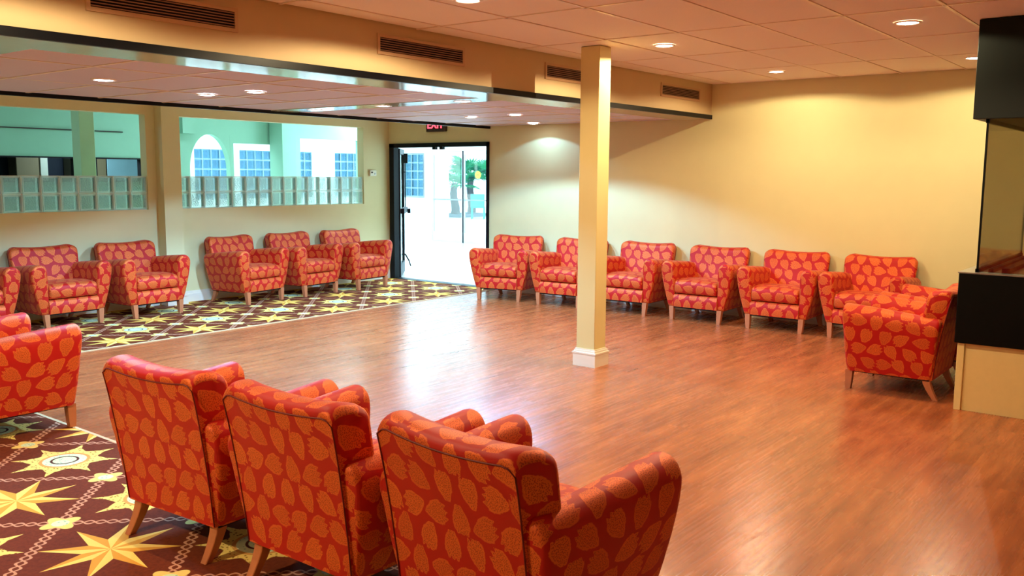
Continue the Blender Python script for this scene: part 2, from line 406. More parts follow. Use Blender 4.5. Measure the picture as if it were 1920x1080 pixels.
def glass_block_mesh(w, h, d, nm):
    bm = bmesh.new(); add_box(bm, (-w / 2, -d / 2, -h / 2), (w / 2, d / 2, h / 2))
    bmesh.ops.bevel(bm, geom=bm.edges[:], offset=.008, segments=2, affect='EDGES')
    for s in (-1, 1):
        fs = [f for f in bm.faces if abs(f.normal.y - s) < .01 and f.calc_area() > .01]
        r = bmesh.ops.inset_region(bm, faces=fs, thickness=.020, depth=-.005)
        for f in fs: f.material_index = 1
    me = bpy.data.meshes.new(nm); bm.to_mesh(me); bm.free(); me.materials.append(None); me.materials.append(None)
    for p in me.polygons: p.use_smooth = False
    return me
def block_grid(parent, x0, x1, z0, z1, y, mat, axis=1, depth=.09, cell=.2):
    nx = max(1, round((x1 - x0) / cell)); nz = max(1, round((z1 - z0) / cell))
    w = (x1 - x0) / nx; h = (z1 - z0) / nz; g = .004
    me = glass_block_mesh(w - g, h - g, depth, 'glass_block'); me.materials[1] = mat; me.materials[0] = M['block_rim'] if mat is M['block'] else M['block_rim_blue']
    for j in range(nz):
        for i in range(nx):
            p = (x0 + w * (i + .5), z0 + h * (j + .5))
            o = link_mesh('glass_block', me, None, parent, (p[0], y, p[1]) if axis == 1 else (y, p[0], p[1]))
            if axis == 0: o.rotation_euler = (0, 0, PI / 2)
    lst = []; t = depth * .42
    for i in range(nx + 1):
        x = min(max(x0 + w * i, x0 + g / 2), x1 - g / 2); lst.append(((x - g / 2, y - t, z0), (x + g / 2, y + t, z1)))
    for j in range(nz + 1):
        z = min(max(z0 + h * j, z0 + g / 2), z1 - g / 2); lst.append(((x0, y - t, z - g / 2), (x1, y + t, z + g / 2)))
    if axis == 0: lst = [((a[1], a[0], a[2]), (b[1], b[0], b[2])) for a, b in lst]
    boxes('mortar', lst, M['mortar'], parent)
for (a, b) in BAYS:
    block_grid(wl, a, b, SILL, BTOP, VL + .065, M['block'])

# baseboards (stepped)
def base_run(name, x0, x1, y0, y1, parent=None, dx=0, dy=0):
    """boxes growing from the wall plane: (dx,dy) is the outward direction"""
    lst = []
    for th, z0, z1 in ((.020, 0, .105), (.015, .105, .125), (.010, .125, .14)):
        a = [x0, y0, z0]; b = [x1, y1, z1]
        if dx < 0: a[0] = x0 - th
        if dx > 0: b[0] = x1 + th
        if dy < 0: a[1] = y0 - th
        if dy > 0: b[1] = y1 + th
        lst.append((tuple(a), tuple(b)))
    return boxes(name, lst, M['skirt'], parent)
struct(base_run('baseboard_left', X0, 5.755, VL, VL, dy=-1)); struct(base_run('baseboard_left', 6.025, UB - .02, VL, VL, dy=-1))
struct(base_run('baseboard_back', UB, UB, Y0 + .02, DV0 - .07, dx=-1))
struct(base_run('baseboard_right', X0, UB, Y0, Y0, dy=1))
def wrap_base(name, x0, x1, y0, y1, mat, parent, steps=((.020, 0, .105), (.026, .105, .118), (.014, .118, .135), (.007, .135, .148))):
    bm = bmesh.new()
    for th, z0, z1 in steps: add_box(bm, (x0 - th, y0 - th, z0), (x1 + th, y1 + th, z1))
    return bm_obj(name, bm, mat, parent)
wrap_base('base_moulding', 5.775, 6.005, 9.70, VL - .001, M['skirt'], pl)
# free column
cx0, cx1, cy0, cy1 = 6.155, 6.325, 3.955, 4.135
ct = empty('column', (0, 0, 0)); tag(ct, 'square cream column standing alone in the middle of the wooden floor', 'column')
box('shaft', (cx0, cy0, 0), (cx1, cy1, H - .004), M['column'], ct, .004)
wrap_base('base_moulding', cx0, cx1, cy0, cy1, M['skirt'], ct)

# ------------------------------------------------------------------ ceilings
def ceiling(name, xs, ys, z, tile_mat, holes=(), bar=.022):
    root = box(name, (xs[0], ys[0], z + .03), (xs[-1], ys[-1], z + .05), M['plenum']); struct(root)
    cache = {}
    for i in range(len(xs) - 1):
        for j in range(len(ys) - 1):
            w = xs[i + 1] - xs[i] - bar; h = ys[j + 1] - ys[j] - bar
            if w < .02 or h < .02: continue
            kx = (round(w, 3), round(h, 3))
            if kx not in cache:
                bm = bmesh.new(); add_box(bm, (-w / 2, -h / 2, 0), (w / 2, h / 2, .018))
                bmesh.ops.bevel(bm, geom=[e for e in bm.edges if all(v.co.z < .001 for v in e.verts)], offset=.004, segments=1, affect='EDGES')
                me = bpy.data.meshes.new('ceiling_tile'); bm.to_mesh(me); bm.free(); me.materials.append(tile_mat); cache[kx] = me
            o = link_mesh('ceiling_tile', cache[kx], None, root, ((xs[i] + xs[i + 1]) / 2, (ys[j] + ys[j + 1]) / 2, z + random.uniform(0, .004)))
            o.rotation_euler = (random.uniform(-.002, .002), random.uniform(-.0015, .0015), 0)
    lst = [((x - bar / 2, ys[0], z - .002), (x + bar / 2, ys[-1], z + .006)) for x in xs[1:-1]] + [((xs[0], y - bar / 2, z - .002), (xs[-1], y + bar / 2, z + .006)) for y in ys[1:-1]]
    g = boxes('ceiling_grid', lst, M['tbar'], root)
    return root
mx = [X0] + [5.975 - 1.2 * k for k in range(6, -1, -1)] + [7.175, 8.375, UB]
my = [Y0] + [1.39 - .6 * k for k in range(7, -1, -1)] + [2.0, 2.59, 3.18, 3.80, 4.39, VS]
ceiling('ceiling', mx, my, H, M['tile'])
lx1 = [X0 + .02] + [2.26 - .6 * k for k in range(7, 0, -1)] + [2.0]
ceiling('ceiling', [2.26 + .614 * k for k in range(7)], [5.03, 5.57, 6.75, VE - .02], HL, M['tile_cool_tint'])
ceiling('ceiling', [6.25, 6.86, 7.46, 8.06, 8.66, 9.26, UB], [5.03, 5.57, 6.75, VE - .02], HL, M['tile_cool_tint'])
ceiling('ceiling', [X0, -1.4, -.8, -.2, .4, 1.0, 1.65], [5.03, 5.57, 6.75, VE - .02], HL, M['tile_cool_tint'])
struct(box('trim_1', (X0, VS + .02, HL - .004), (UB, 5.03, HL + .05), M['strip']))
struct(box('trim_2', (5.944, 5.03, HL - .004), (6.25, VE - .02, HL + .05), M['strip']))
struct(box('trim_3', (1.65, 5.03, HL - .004), (2.26, VE - .02, HL + .05), M['strip']))
struct(box('trim_4', (X0, VE - .02, HL - .03), (UB, VE + .02, HL + .06), M['navy']))
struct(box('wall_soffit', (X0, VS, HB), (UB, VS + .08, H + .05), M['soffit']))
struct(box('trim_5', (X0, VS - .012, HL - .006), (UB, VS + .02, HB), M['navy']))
struct(box('wall_soffit', (X0, VE - .02, HL + .06), (UB, VE + .02, H), M['wall']))
struct(box('ceiling', (X0, VE - .02, H), (UB, VL, H + .05), M['tile']))

# vents in the soffit
def vent(x0, x1, z0, z1, label, side='y'):
    t = empty('air_vent', ((x0 + x1) / 2, VS, (z0 + z1) / 2)); tag(t, label, 'vent', 'slotted air vents along the soffit')
    w = (x1 - x0) / 2; h = (z1 - z0) / 2; b = .022
    boxes('vent_frame', [((-w - b, -.012, -h - b), (w + b, 0, -h)), ((-w - b, -.012, h), (w + b, 0, h + b)), ((-w - b, -.012, -h), (-w, 0, h)), ((w, -.012, -h), (w + b, 0, h))], M['vent'], t)
    box('backing', (-w, -.002, -h), (w, -.0005, h), M['void'], t)
    n = 6
    for k in range(n):
        zc = -h + (k + .5) * 2 * h / n
        bm = bmesh.new(); add_box(bm, (-w, -.011, zc - .0028), (w, -.003, zc + .0028)); bm_obj('slat', bm, M['vent_slat'], t)
for x0, x1, l in ((2.38, 3.24, 'nearest long slotted air vent, at the top left corner'), (4.40, 5.26, 'second air vent on the soffit, left of the column'),
                  (6.35, 7.21, 'third air vent, partly hidden behind the column'), (8.38, 9.22, 'farthest air vent, beside the back wall corner')):
    vent(x0, x1, 2.418, 2.512, l)

# ------------------------------------------------------------------ downlights
def downlight(x, y, z, warm, label, group):
    t = empty('ceiling_light', (x, y, z)); tag(t, label, 'light', group)
    bm = bmesh.new(); lathe(bm, [(.066, -.001), (.070, -.008), (.084, -.006), (.088, 0)], n=20)
    bm_obj('trim_ring', bm, M['tbar'], t, True)
    bm = bmesh.new(); r = lathe(bm, [(.067, -.003), (.04, -.009), (.004, -.011)], n=20); bm.faces.new(r[-1])
    bm_obj('lens', bm, M['lamp_warm' if warm else 'lamp_cool'], t, True)
    ld = bpy.data.lights.new('lamp', 'SPOT'); ld.energy = E_WARM if warm else E_COOL; ld.color = WARM if warm else COOL
    near_wall = (x > 9); ld.spot_size = math.radians(166 if warm else (140 if near_wall else 141))
    if near_wall: ld.energy *= .10
    elif x > 8 and warm: ld.energy *= .5
    elif x < 0: ld.energy *= 4.2; ld.spot_blend = 1.0; ld.shadow_soft_size = .05
    lo = bpy.data.objects.new('bulb', ld); COL.objects.link(lo); lo.parent = t; lo.location = (0, 0, -.03)
GW = 'warm round downlights in the high ceiling'; GC = 'cool white round downlights in the lower ceiling'
for x, y, l in ((4.15, 3.6, 'warm downlight cut by the top edge of the picture'), (6.48, 3.56, 'warm downlight just right of the column top'),
                (6.47, 1.73, 'largest bright warm downlight, upper right'), (8.70, 3.53, 'far warm downlight near the back wall, right of centre'),
                (8.66, 1.75, 'warm downlight touching the edge of the black hood')):
    downlight(x, y, H, True, l, GW)
for x, y, l in ((4.15, 1.74, 'between the column and the near armchairs'), (1.85, 3.6, 'above the near armchairs'), (-.4, 3.6, 'behind the camera on the left')):
    downlight(x, y, H, True, 'warm downlight outside the picture ' + l, 'warm downlights outside the frame')
for x, y, l in ((3.31, 6.28, 'largest cool downlight, leftmost in the lower ceiling'), (4.43, 6.73, 'second cool downlight from the left'),
                (4.51, 6.17, 'third cool downlight from the left, close to the second'), (6.08, 7.34, 'cool downlight at the far edge, left end of the pale beam'),
                (6.11, 6.37, 'cool downlight in the middle of the pale cross beam'), (6.11, 5.36, 'cool downlight at the near end of the pale cross beam'),
                (7.84, 6.75, 'cool downlight above and right of the exit sign'), (7.82, 6.10, 'cool downlight second from the right'),
                (9.22, 6.9, 'rightmost cool downlight, closest to the back wall')):
    downlight(x, y, HL, False, l, GC)
for x, y, l in ((1.9, 6.9, 'just left of the picture edge'),):
    downlight(x, y, HL, False, 'cool downlight outside the picture, ' + l, 'cool downlights outside the frame')

# ------------------------------------------------------------------ back wall door
d = empty('door_1', (UB, 0, 0)); struct(d)
fr = .065
boxes('door_frame', [((-.03, DV0 - .005, 0), (.07, DV0 + .03, DH)), ((-.03, DV1 - .09, 0), (.07, DV1 + .005, DH)), ((-.03, DV0 - .005, DH - .055), (.07, DV1 + .005, DH + .005))], M['alu'], d)
box('threshold', (-.02, DV0, 0), (.14, DV1, .012), M['alu'], d)
boxes('strike', [((-.05, 8.72, DH - .09), (-.0, 8.78, DH - .05)), ((-.05, 8.86, DH - .09), (-.0, 8.92, DH - .05))], M['alu'], d)
def leaf(y, ang, sgn):
    """door leaf hinged at y, leaf extends along +x local"""
    L = empty('door_leaf', (.075, y, 0), ang, d); W = .90; t = .022
    boxes('stile', [((0, -t, .02), (.07, t, DH - .06)), ((W - .07, -t, .02), (W, t, DH - .06)), ((.07, -t, .02), (W - .07, t, .20)), ((.07, -t, DH - .14), (W - .07, t, DH - .06))], M['alu'], L)
    box('glass_pane', (.07, -.004, .20), (W - .07, .004, DH - .14), M['glass'], L)
    s = sgn
    boxes('panic_bar', [((.07, min(s * t, s * .075), .98), (W - .03, max(s * t, s * .075), 1.06)), ((W - .12, min(s * .075, s * .12), .96), (W - .02, max(s * .075, s * .12), 1.03))], M['alu'], L)
    boxes('latch_rod', [((W - .05, min(s * .03, s * .045), 1.06), (W - .035, max(s * .03, s * .045), 1.78)), ((W - .08, min(s * t, s * .08), 1.75), (W - .02, max(s * t, s * .08), 1.90)), ((W - .06, min(s * t, s * .05), 1.6), (W - .03, max(s * t, s * .05), 1.62))], M['alu'], L)
    bm = bmesh.new(); tube(bm, [(W - .06, s * .03, .30), (W - .03, s * .06, .24), (W + .01, s * .09, .18), (W + .03, s * .11, .10)], .012, 6); bm_obj('door_stop', bm, M['alu'], L, True)
leaf(DV1 - .085, math.radians(41), -1)
leaf(DV0 + .03, math.radians(-85), 1)

# exit sign
ex = empty('exit_sign', (UB - .001, 8.855, 2.265)); tag(ex, 'red lit EXIT sign on the wall above the open door', 'sign')
box('housing', (-.05, -.185, -.085), (0, .185, .11), M['exitbox'], ex, .008)
tc = bpy.data.curves.new('letters', 'FONT'); tc.body = 'EXIT'; tc.size = .155; tc.extrude = .002; tc.align_x = 'CENTER'; tc.align_y = 'CENTER'; tc.offset = .003
to = bpy.data.objects.new('tmp', tc); COL.objects.link(to)
bpy.context.view_layer.update()
me = bpy.data.meshes.new_from_object(to.evaluated_get(bpy.context.evaluated_depsgraph_get())); bpy.data.objects.remove(to)
me.materials.clear(); me.materials.append(M['red'])
lo = link_mesh('letters', me, None, ex, (-.053, 0, .012)); lo.rotation_euler = (PI / 2, 0, -PI / 2)

# thermostat
th = empty('thermostat', (9.205, VL, 1.59)); tag(th, 'small ivory thermostat on the wall right of the glass blocks', 'thermostat')
box('case', (-.065, -.03, -.045), (.065, 0, .045), M['ivory'], th, .006)
box('display', (-.045, -.032, .0), (-.01, -.03, .02), M['void'], th)
box('dial', (.02, -.036, -.02), (.04, -.03, 0), M['steel'], th)

# ------------------------------------------------------------------ lobby beyond
YF, XF = 16.0, 15.6
struct(box('floor', (X0, VL + .15, -.05), (UB + .15, YF, 0), M['lobbyfloor']))
struct(box('floor', (UB, 7.2, -.06), (XF, YF, 0.0), M['lobbyfloor'])) if False else struct(box('floor', (UB + .15, 7.2, -.05), (XF, YF, 0), M['lobbyfloor']))
struct(box('ceiling', (X0, VL + .13, LH), (XF + .15, YF + .15, LH + .06), M['white']))
struct(box('ceiling', (UB + .15, 7.05, LH), (XF + .15, VL + .13, LH + .06), M['white']))
struct(box('wall_lobby_right', (UB + .15, 7.05, 0), (XF + .15, 7.2, LH), M['white']))
struct(box('wall_corridor_left', (X0 - .15, VL + .13, 0), (X0, YF, LH), M['green']))
struct(box('wall_left_upper', (X0, VL, H), (UB, VL + .13, LH), M['wall']))
wz0, wz1 = 1.05, 2.05
wins = [(10.2, 11.0), (11.25, 12.45), (12.55, 13.15), (13.8, 14.8)]
wf = struct(wall_holes('wall_far', 1, YF, YF + .15, X0, XF + .15, 0, LH, [(a, b, wz0, wz1) for a, b in wins], M['white']))
for n_, (a, b) in enumerate(wins):
    wn_o = empty('window_%d' % (n_ + 1), (0, 0, 0)); struct(wn_o)
    block_grid(wn_o, a, b, wz0, wz1, YF + .06, M['block_blue'])
GD0, GD1, GDH = 11.4, 14.68, 2.12
wr = struct(wall_holes('wall_lobby_end', 0, XF, XF + .15, 7.2, YF, 0, LH, [(GD0, GD1, 0, GDH), (14.92, 15.54, 1.05, 2.05)], M['white']))
wn_o = empty('window_5', (0, 0, 0)); struct(wn_o); block_grid(wn_o, 14.92, 15.54, 1.05, 2.05, XF + .05, M['block_blue'], axis=0)
boxes('window_frame', [((XF - .02, 14.89, 1.02), (XF, 14.92, 2.08)), ((XF - .02, 15.54, 1.02), (XF, 15.57, 2.08)), ((XF - .02, 14.92, 1.02), (XF, 15.54, 1.05)), ((XF - .02, 14.92, 2.05), (XF, 15.54, 2.08))], M['steel'], wn_o)
# glass entrance doors
gd = empty('door_2', (XF, 0, 0)); struct(gd)
paleal = plain('pale_aluminium', (190, 205, 215), .4, metal=.3)
for (a, b) in ((13.71, 14.66), (12.74, 13.69), (11.42, 12.70)):
    L = empty('door_leaf', (0, 0, 0), 0, gd)
    boxes('frame', [((.03, a, 0), (.07, b, .235)), ((.03, a, GDH - .09), (.07, b, GDH)), ((.03, a, .235), (.07, a + .03, GDH - .09)), ((.03, b - .03, .235), (.07, b, GDH - .09))], paleal, L)
    box('glass_pane', (.045, a + .03, .235), (.055, b - .03, GDH - .09), M['glass'], L)
    box('pull_bar', (.0, a + .04, .98), (.03, b - .04, 1.01), M['steel'], L)
box('centre_post', (.02, 13.685, 0), (.08, 13.715, GDH), M['alu'], gd)
bm = bmesh.new(); rr_ = lathe(bm, [(.085, 0), (.085, .004), (.002, .004)], n=24); bm.faces.new(rr_[0][::-1]); bm.faces.new(rr_[-1])
st = bm_obj('warning_sticker', bm, M['yellow'], gd); st.location = (.040, 13.26, 1.57); st.rotation_euler = (0, -PI / 2, 0)
# text on the sticker is illegible; two short bars of print
boxes('print', [((.034, 13.22, 1.575), (.0355, 13.30, 1.585)), ((.034, 13.21, 1.56), (.0355, 13.31, 1.568))], M['olive'], gd)

# corridor partition (y = 13) with arch and openings, green side
PV = 13.0
holes = [(8.21, 8.96, 0, 2.2), (9.03, 9.98, .9, 2.07), (10.42, 11.84, 0, 2.20), (5.00, 6.37, 1.43, 1.79), (6.66, 7.39, 1.43, 1.79)]
struct(wall_holes('wall_partition', 1, PV, PV + .12, X0, 12.2, 0, LH, holes, M['green']))
# arch spandrels
def spandrel(xa, xb, ztop, zs, y0, y1, mat):
    bm = bmesh.new(); c = (xa + xb) / 2; rx = (xb - xa) / 2; rz = ztop - zs; n = 14
    for side in (-1, 1):
        pts = [(c + side * rx * math.cos(t * PI / 2 / n), zs + rz * math.sin(t * PI / 2 / n)) for t in range(n + 1)]
        corner = (c + side * rx, ztop)
        for y in (y0, y1):
            vs = [bm.verts.new((p[0], y, p[1])) for p in pts]; cv = bm.verts.new((corner[0], y, corner[1]))
            for i in range(n): bm.faces.new((vs[i], vs[i + 1], cv))
        for i in range(n):
            a, b = pts[i], pts[i + 1]
            bm.faces.new([bm.verts.new(q) for q in ((a[0], y0, a[1]), (b[0], y0, b[1]), (b[0], y1, b[1]), (a[0], y1, a[1]))])
    return bm_obj('arch_spandrel', bm, mat)
struct(spandrel(8.21, 8.96, 2.2, 1.62, PV + .001, PV + .119, M['green']))
struct(box('trim_6', (3.5, PV - .02, 2.165), (6.35, PV, 2.18), M['plenum'])); struct(box('trim_7', (6.68, PV - .02, 2.165), (7.1, PV, 2.18), M['plenum']))
for n_, (a, b) in enumerate(((5.0, 6.37), (6.66, 7.39))):
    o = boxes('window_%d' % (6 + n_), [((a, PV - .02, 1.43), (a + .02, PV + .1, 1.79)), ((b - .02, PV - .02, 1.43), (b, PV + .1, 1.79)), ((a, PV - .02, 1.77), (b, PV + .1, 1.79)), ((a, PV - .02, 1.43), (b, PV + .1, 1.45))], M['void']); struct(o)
# dim room seen through the service hatches
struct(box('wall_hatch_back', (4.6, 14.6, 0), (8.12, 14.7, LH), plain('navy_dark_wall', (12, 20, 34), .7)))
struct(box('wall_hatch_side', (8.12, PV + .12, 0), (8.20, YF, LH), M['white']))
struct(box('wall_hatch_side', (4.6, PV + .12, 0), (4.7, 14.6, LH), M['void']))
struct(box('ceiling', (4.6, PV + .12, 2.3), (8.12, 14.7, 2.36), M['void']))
cb = empty('cupboard', (6.33, 14.3, 0)); tag(cb, 'tan cupboard with pale door edge in the dim room behind the hatch', 'cupboard')
box('body', (-.22, 0, 0), (.12, .28, 2.0), M['tan'], cb, .01); box('side_panel', (.13, -.02, 0), (.24, .28, 2.0), M['ivory'], cb, .005)
cb2 = empty('cupboard', (7.3, 14.3, 0)); tag(cb2, 'olive brown cupboard behind the smaller hatch beside the cream pillar', 'cupboard')
box('body', (-.35, 0, 0), (.02, .28, 2.0), M['olive'], cb2, .01); box('side_panel', (.03, -.02, 0), (.20, .28, 2.0), M['tan'], cb2, .005)
box('door', (.22, -.01, .05), (.8, .0, 1.98), plain('pale_blue_panel', (170, 205, 210), .4), cb2, .004)
# columns in the corridor
def gcol(x0, x1, y0, y1, label, mat):
    o = box('column', (x0, y0, 0), (x1, y1, LH), mat, None, .004); tag(o, label, 'column')
gcol(5.56, 5.75, 11.2, 11.4, 'pale green column in the corridor behind the left glass blocks', plain('pale_sage_paint', (178, 204, 160), .7))
gcol(9.72, 10.02, 12.6, 12.95, 'green column right of the wide white opening behind the right glass blocks', M['green'])
struct(box('trim_8', (7.98, 12.8, 2.19), (8.2, PV, LH), M['green']))
# light panels added out of view to brighten the lobby and corridor
def added_panel(x, y, z, sx, sy, e, label):
    t = empty('added_light_panel', (x, y, z)); tag(t, label, 'light', 'ceiling panels added to light the lobby and rooms beyond')
    box('frame', (-sx / 2 - .03, -sy / 2 - .03, -.02), (sx / 2 + .03, sy / 2 + .03, 0), M['white'], t)
    box('added_diffuser', (-sx / 2, -sy / 2, -.025), (sx / 2, sy / 2, -.02), M['panel'], t)
    ld = bpy.data.lights.new('added_panel_lamp', 'AREA'); ld.shape = 'RECTANGLE'; ld.size = sx; ld.size_y = sy; ld.energy = e; ld.color = (.50, .80, 1)
    o = bpy.data.objects.new('tube', ld); COL.objects.link(o); o.parent = t; o.location = (0, 0, -.03)  # area lamp of an added panel, no source in view
for x, y, l in ((11.6, 9.6, 'just beyond the open door'), (13.8, 10.2, 'at the right of the glass doors'), (12.2, 12.4, 'in the middle'), (13.8, 14.4, 'by the blue glass block window')):
    added_panel(x, y, LH, 1.2, 1.2, E_LOBBY, 'added unseen ceiling light of the entrance lobby ' + l)
for x, y, l in ((10.6, 14.6, 'rectangular opening'), (8.9, 14.4, 'arch')):
    added_panel(x, y, LH, 1.0, 1.0, E_LOBBY * .5, 'added unseen ceiling light behind the ' + l + ' of the green partition')
for x, y, l in ((3.6, 11.4, 'left'), (7.4, 11.6, 'right')):
    added_panel(x, y, LH, .6, .6, E_CORR, 'small added ceiling light of the green corridor, unseen, ' + l + ' one')
added_panel(10.4, 11.6, LH, .6, .6, E_CORR, 'added unseen ceiling light at the green corridor end')

added_panel(6.9, 13.7, 2.298, .4, .4, 14, 'small added ceiling light brightening the room behind the hatches')  # light added so the cupboards behind the hatches show

# outdoors
struct(box('floor', (XF + .15, -6, -.08), (60, 60, -.02), M['pale']))
struct(box('wall_outside', (24.0, 21.8, 0), (24.1, 33, 5), M['white']))
def palm(x, y, h, label, seed, crowns):
    rnd = random.Random(seed)
    t = empty('palm_tree', (x, y, -.02)); tag(t, label, 'palm tree', 'fan palms outside the glass doors')
    bm = bmesh.new(); pts = [(0.05 * math.sin(k * .7), 0.04 * k / 10, h * k / 10) for k in range(11)]
    tube(bm, pts, [.17 - .006 * k + .012 * (k % 2) for k in range(11)], 10); bm_obj('trunk', bm, M['trunk'], t, True)
    top = Vector(pts[-1])
    for c in range(crowns):
        az = c * 2.4 + rnd.uniform(-.3, .3); el = rnd.uniform(-.25, .95)
        dr = Vector((math.cos(az) * math.cos(el), math.sin(az) * math.cos(el), math.sin(el)))
        bm = bmesh.new(); pe = top + dr * rnd.uniform(.5, .75); tube(bm, [top - Vector((0, 0, .1)), top + dr * .3 + Vector((0, 0, .05)), pe], .014, 5)
        side = dr.cross(Vector((0, 0, 1))).normalized(); up = side.cross(dr).normalized()
        nl = 22; R = rnd.uniform(.6, .8)
        for q in range(nl):
            a = math.radians(-125 + 250 * q / (nl - 1)); ld_ = dr * math.cos(a) + side * math.sin(a); wd = ld_.cross(up).normalized() * .038
            L = R * (.85 + .15 * math.cos(a)); mid = pe + ld_ * L * .55 - Vector((0, 0, .02)); tip = pe + ld_ * L - Vector((0, 0, .16 * rnd.uniform(.4, 1.2)))
            vs = [bm.verts.new(p) for p in (pe, mid + wd + up * .012, tip, mid - wd + up * .012)]; rd = bm.verts.new(mid - up * .02)
            for i_ in range(4): bm.faces.new((vs[i_], vs[(i_ + 1) % 4], rd))
        bm_obj('frond', bm, M['frond'], t)
palm(25.6, 22.85, 1.25, 'left fan palm outside the glass entrance doors', 3, 11)
palm(27.6, 23.75, 1.5, 'taller right fan palm outside the glass entrance doors', 5, 13)
pb = boxes('planter', [((25.1, 22.1, -.02), (26.9, 22.2, .10)), ((25.1, 23.2, -.02), (26.9, 23.3, .10)), ((25.1, 22.2, -.02), (25.2, 23.2, .10)), ((26.8, 22.2, -.02), (26.9, 23.2, .10))], plain('grey_kerb', (120, 124, 130), .8))
tag(pb, 'low grey kerb bed around the palm trunks outside', 'planter')
tch = empty('garden_chair', (24.9, 21.1, -.02), 2.2); tag(tch, 'teal plastic garden chair outside, right of the palm trunks', 'chair')
box('seat', (-.25, -.25, .40), (.25, .25, .44), M['teal'], tch, .01); box('backrest', (-.25, .22, .44), (.25, .27, .90), M['teal'], tch, .01)
for sx in (-.22, .22):
    for sy in (-.22, .22): box('leg', (sx - .02, sy - .02, 0), (sx + .02, sy + .02, .40), M['teal'], tch)

# ------------------------------------------------------------------ fireplace on the right
fp = empty('fireplace', (6.61, 1.32, 0)); tag(fp, 'black glass sided fireplace on beige plinth at the right edge', 'fireplace')
D, Wd = 1.75, 2.2
box('plinth', (.02, -Wd, 0), (D - .02, -.02, .47), M['plinth'], fp)
box('corner_trim', (0.0, -.045, 0), (.045, 0.0, .47), M['plinth'], fp, .003)
box('firebox_base', (-.03, -Wd, .47), (D, .015, .945), M['blackbox'], fp, .004)
box('ledge', (-.035, -Wd, .945), (D + .005, .02, .953), M['steel'], fp)
gy = -.085
boxes('glass_frame', [((.02, gy - .006, .953), (.034, gy + .006, 1.965)), ((D - .05, gy - .006, .953), (D - .03, gy + .006, 1.965)), ((.02, gy - .012, .953), (D - .03, gy + .012, .975)), ((.02, gy - .012, 1.94), (D - .03, gy + .012, 1.965))], M['blackbox'], fp)
box('glass_pane', (.024, -Wd, .955), (.030, gy, 1.965), M['fireglass'], fp)
box('glass_pane', (.034, gy - .003, .975), (D - .05, gy + .003, 1.94), M['glass'], fp)
box('burner_tray', (.3, -Wd, .953), (D - .3, -.35, .99), M['steel'], fp)
box('burner', (.42, -Wd, .99), (D - .42, -.5, 1.03), M['blackbox'], fp)
box('rail', (.06, gy - .09, .953), (D - .08, gy - .06, .975), M['blackbox'], fp); box('rail', (.06, gy - .19, .953), (D - .08, gy - .14, .985), M['blackbox'], fp)
box('hood', (-.01, -Wd, 1.965), (D, 0.0, H - .004), M['hood'], fp, .003)

# ------------------------------------------------------------------ armchair
def catmull(pts, n, closed=True):
    out = []; N = len(pts)
    for i in range(N if closed else N - 1):
        P = [Vector(pts[(i + k) % N]) if closed else Vector(pts[min(max(i + k, 0), N - 1)]) for k in (-1, 0, 1, 2)]
        for s in range(n):
            t = s / n
            out.append(.5 * ((2 * P[1]) + (P[2] - P[0]) * t + (2 * P[0] - 5 * P[1] + 4 * P[2] - P[3]) * t * t + (3 * P[1] - P[0] - 3 * P[2] + P[3]) * t ** 3))
    if not closed: out.append(Vector(pts[-1]))
    return out
def loft(name, secs, along, mat, parent, capuv, off=(0, 0), flip=False):
    """secs: list of rings (Vectors); along: uv coordinate for each ring; capuv: f(co)->uv"""
    bm = bmesh.new(); uvl = bm.loops.layers.uv.new('uv')
    rings = [[bm.verts.new(p) for p in r] for r in secs]; n = len(secs[0])
    mid = secs[len(secs) // 2]; arc = [0]
    for j in range(n): arc.append(arc[-1] + (mid[(j + 1) % n] - mid[j]).length)
    for i in range(len(rings) - 1):
        for j in range(n):
            f = bm.faces.new((rings[i][j], rings[i][(j + 1) % n], rings[i + 1][(j + 1) % n], rings[i + 1][j]))
            for lp, uv in zip(f.loops, ((along[i], arc[j]), (along[i], arc[j + 1]), (along[i + 1], arc[j + 1]), (along[i + 1], arc[j]))):
                lp[uvl].uv = (uv[0] + off[0], uv[1] + off[1])
    for r, rv in ((rings[0], False), (rings[-1], True)):
        c = sum((v.co for v in r), Vector()) / n; cv = bm.verts.new(c)
        for j in range(n):
            f = bm.faces.new((r[j], r[(j + 1) % n], cv))
            for lp in f.loops: u = capuv(lp.vert.co); lp[uvl].uv = (u[0] + off[0], u[1] + off[1])
    bmesh.ops.recalc_face_normals(bm, faces=bm.faces)
    me = bpy.data.meshes.new(name); bm.to_mesh(me); bm.free()
    for p in me.polygons: p.use_smooth = True
    me.set_sharp_from_angle(angle=math.radians(62))
    return link_mesh(name, me, mat, parent)
def shrink(ring, amt, z_floor=None):
    c = sum(ring, Vector()) / len(ring); out = []
    for p in ring:
        dlt = p - c; L = dlt.length
        out.append(c + dlt * max(0.05, (L - amt) / L))
    return out
def rounded_secs(f, a, b, r, n_mid, nr=3):
    """f(t)->ring at coordinate t; adds rounded ends of radius r"""
    S_, A = [], []
    for k in range(nr + 1):
        th_ = PI / 2 * k / nr; t = a + r * (1 - math.sin(th_)) ; 
    ts = [(a + r * (1 - math.cos(PI / 2 * k / nr)), r * (1 - math.sin(PI / 2 * k / nr))) for k in range(nr)]
    ts += [(a + r + (b - a - 2 * r) * k / n_mid, 0) for k in range(n_mid + 1)]
    ts += [(b - r * (1 - math.cos(PI / 2 * k / nr)), r * (1 - math.sin(PI / 2 * k / nr))) for k in range(nr - 1, -1, -1)]
    for t, sh in ts:
        ring = f(t); S_.append(shrink(ring, sh) if sh > 1e-6 else ring); A.append(t)
    return S_, A

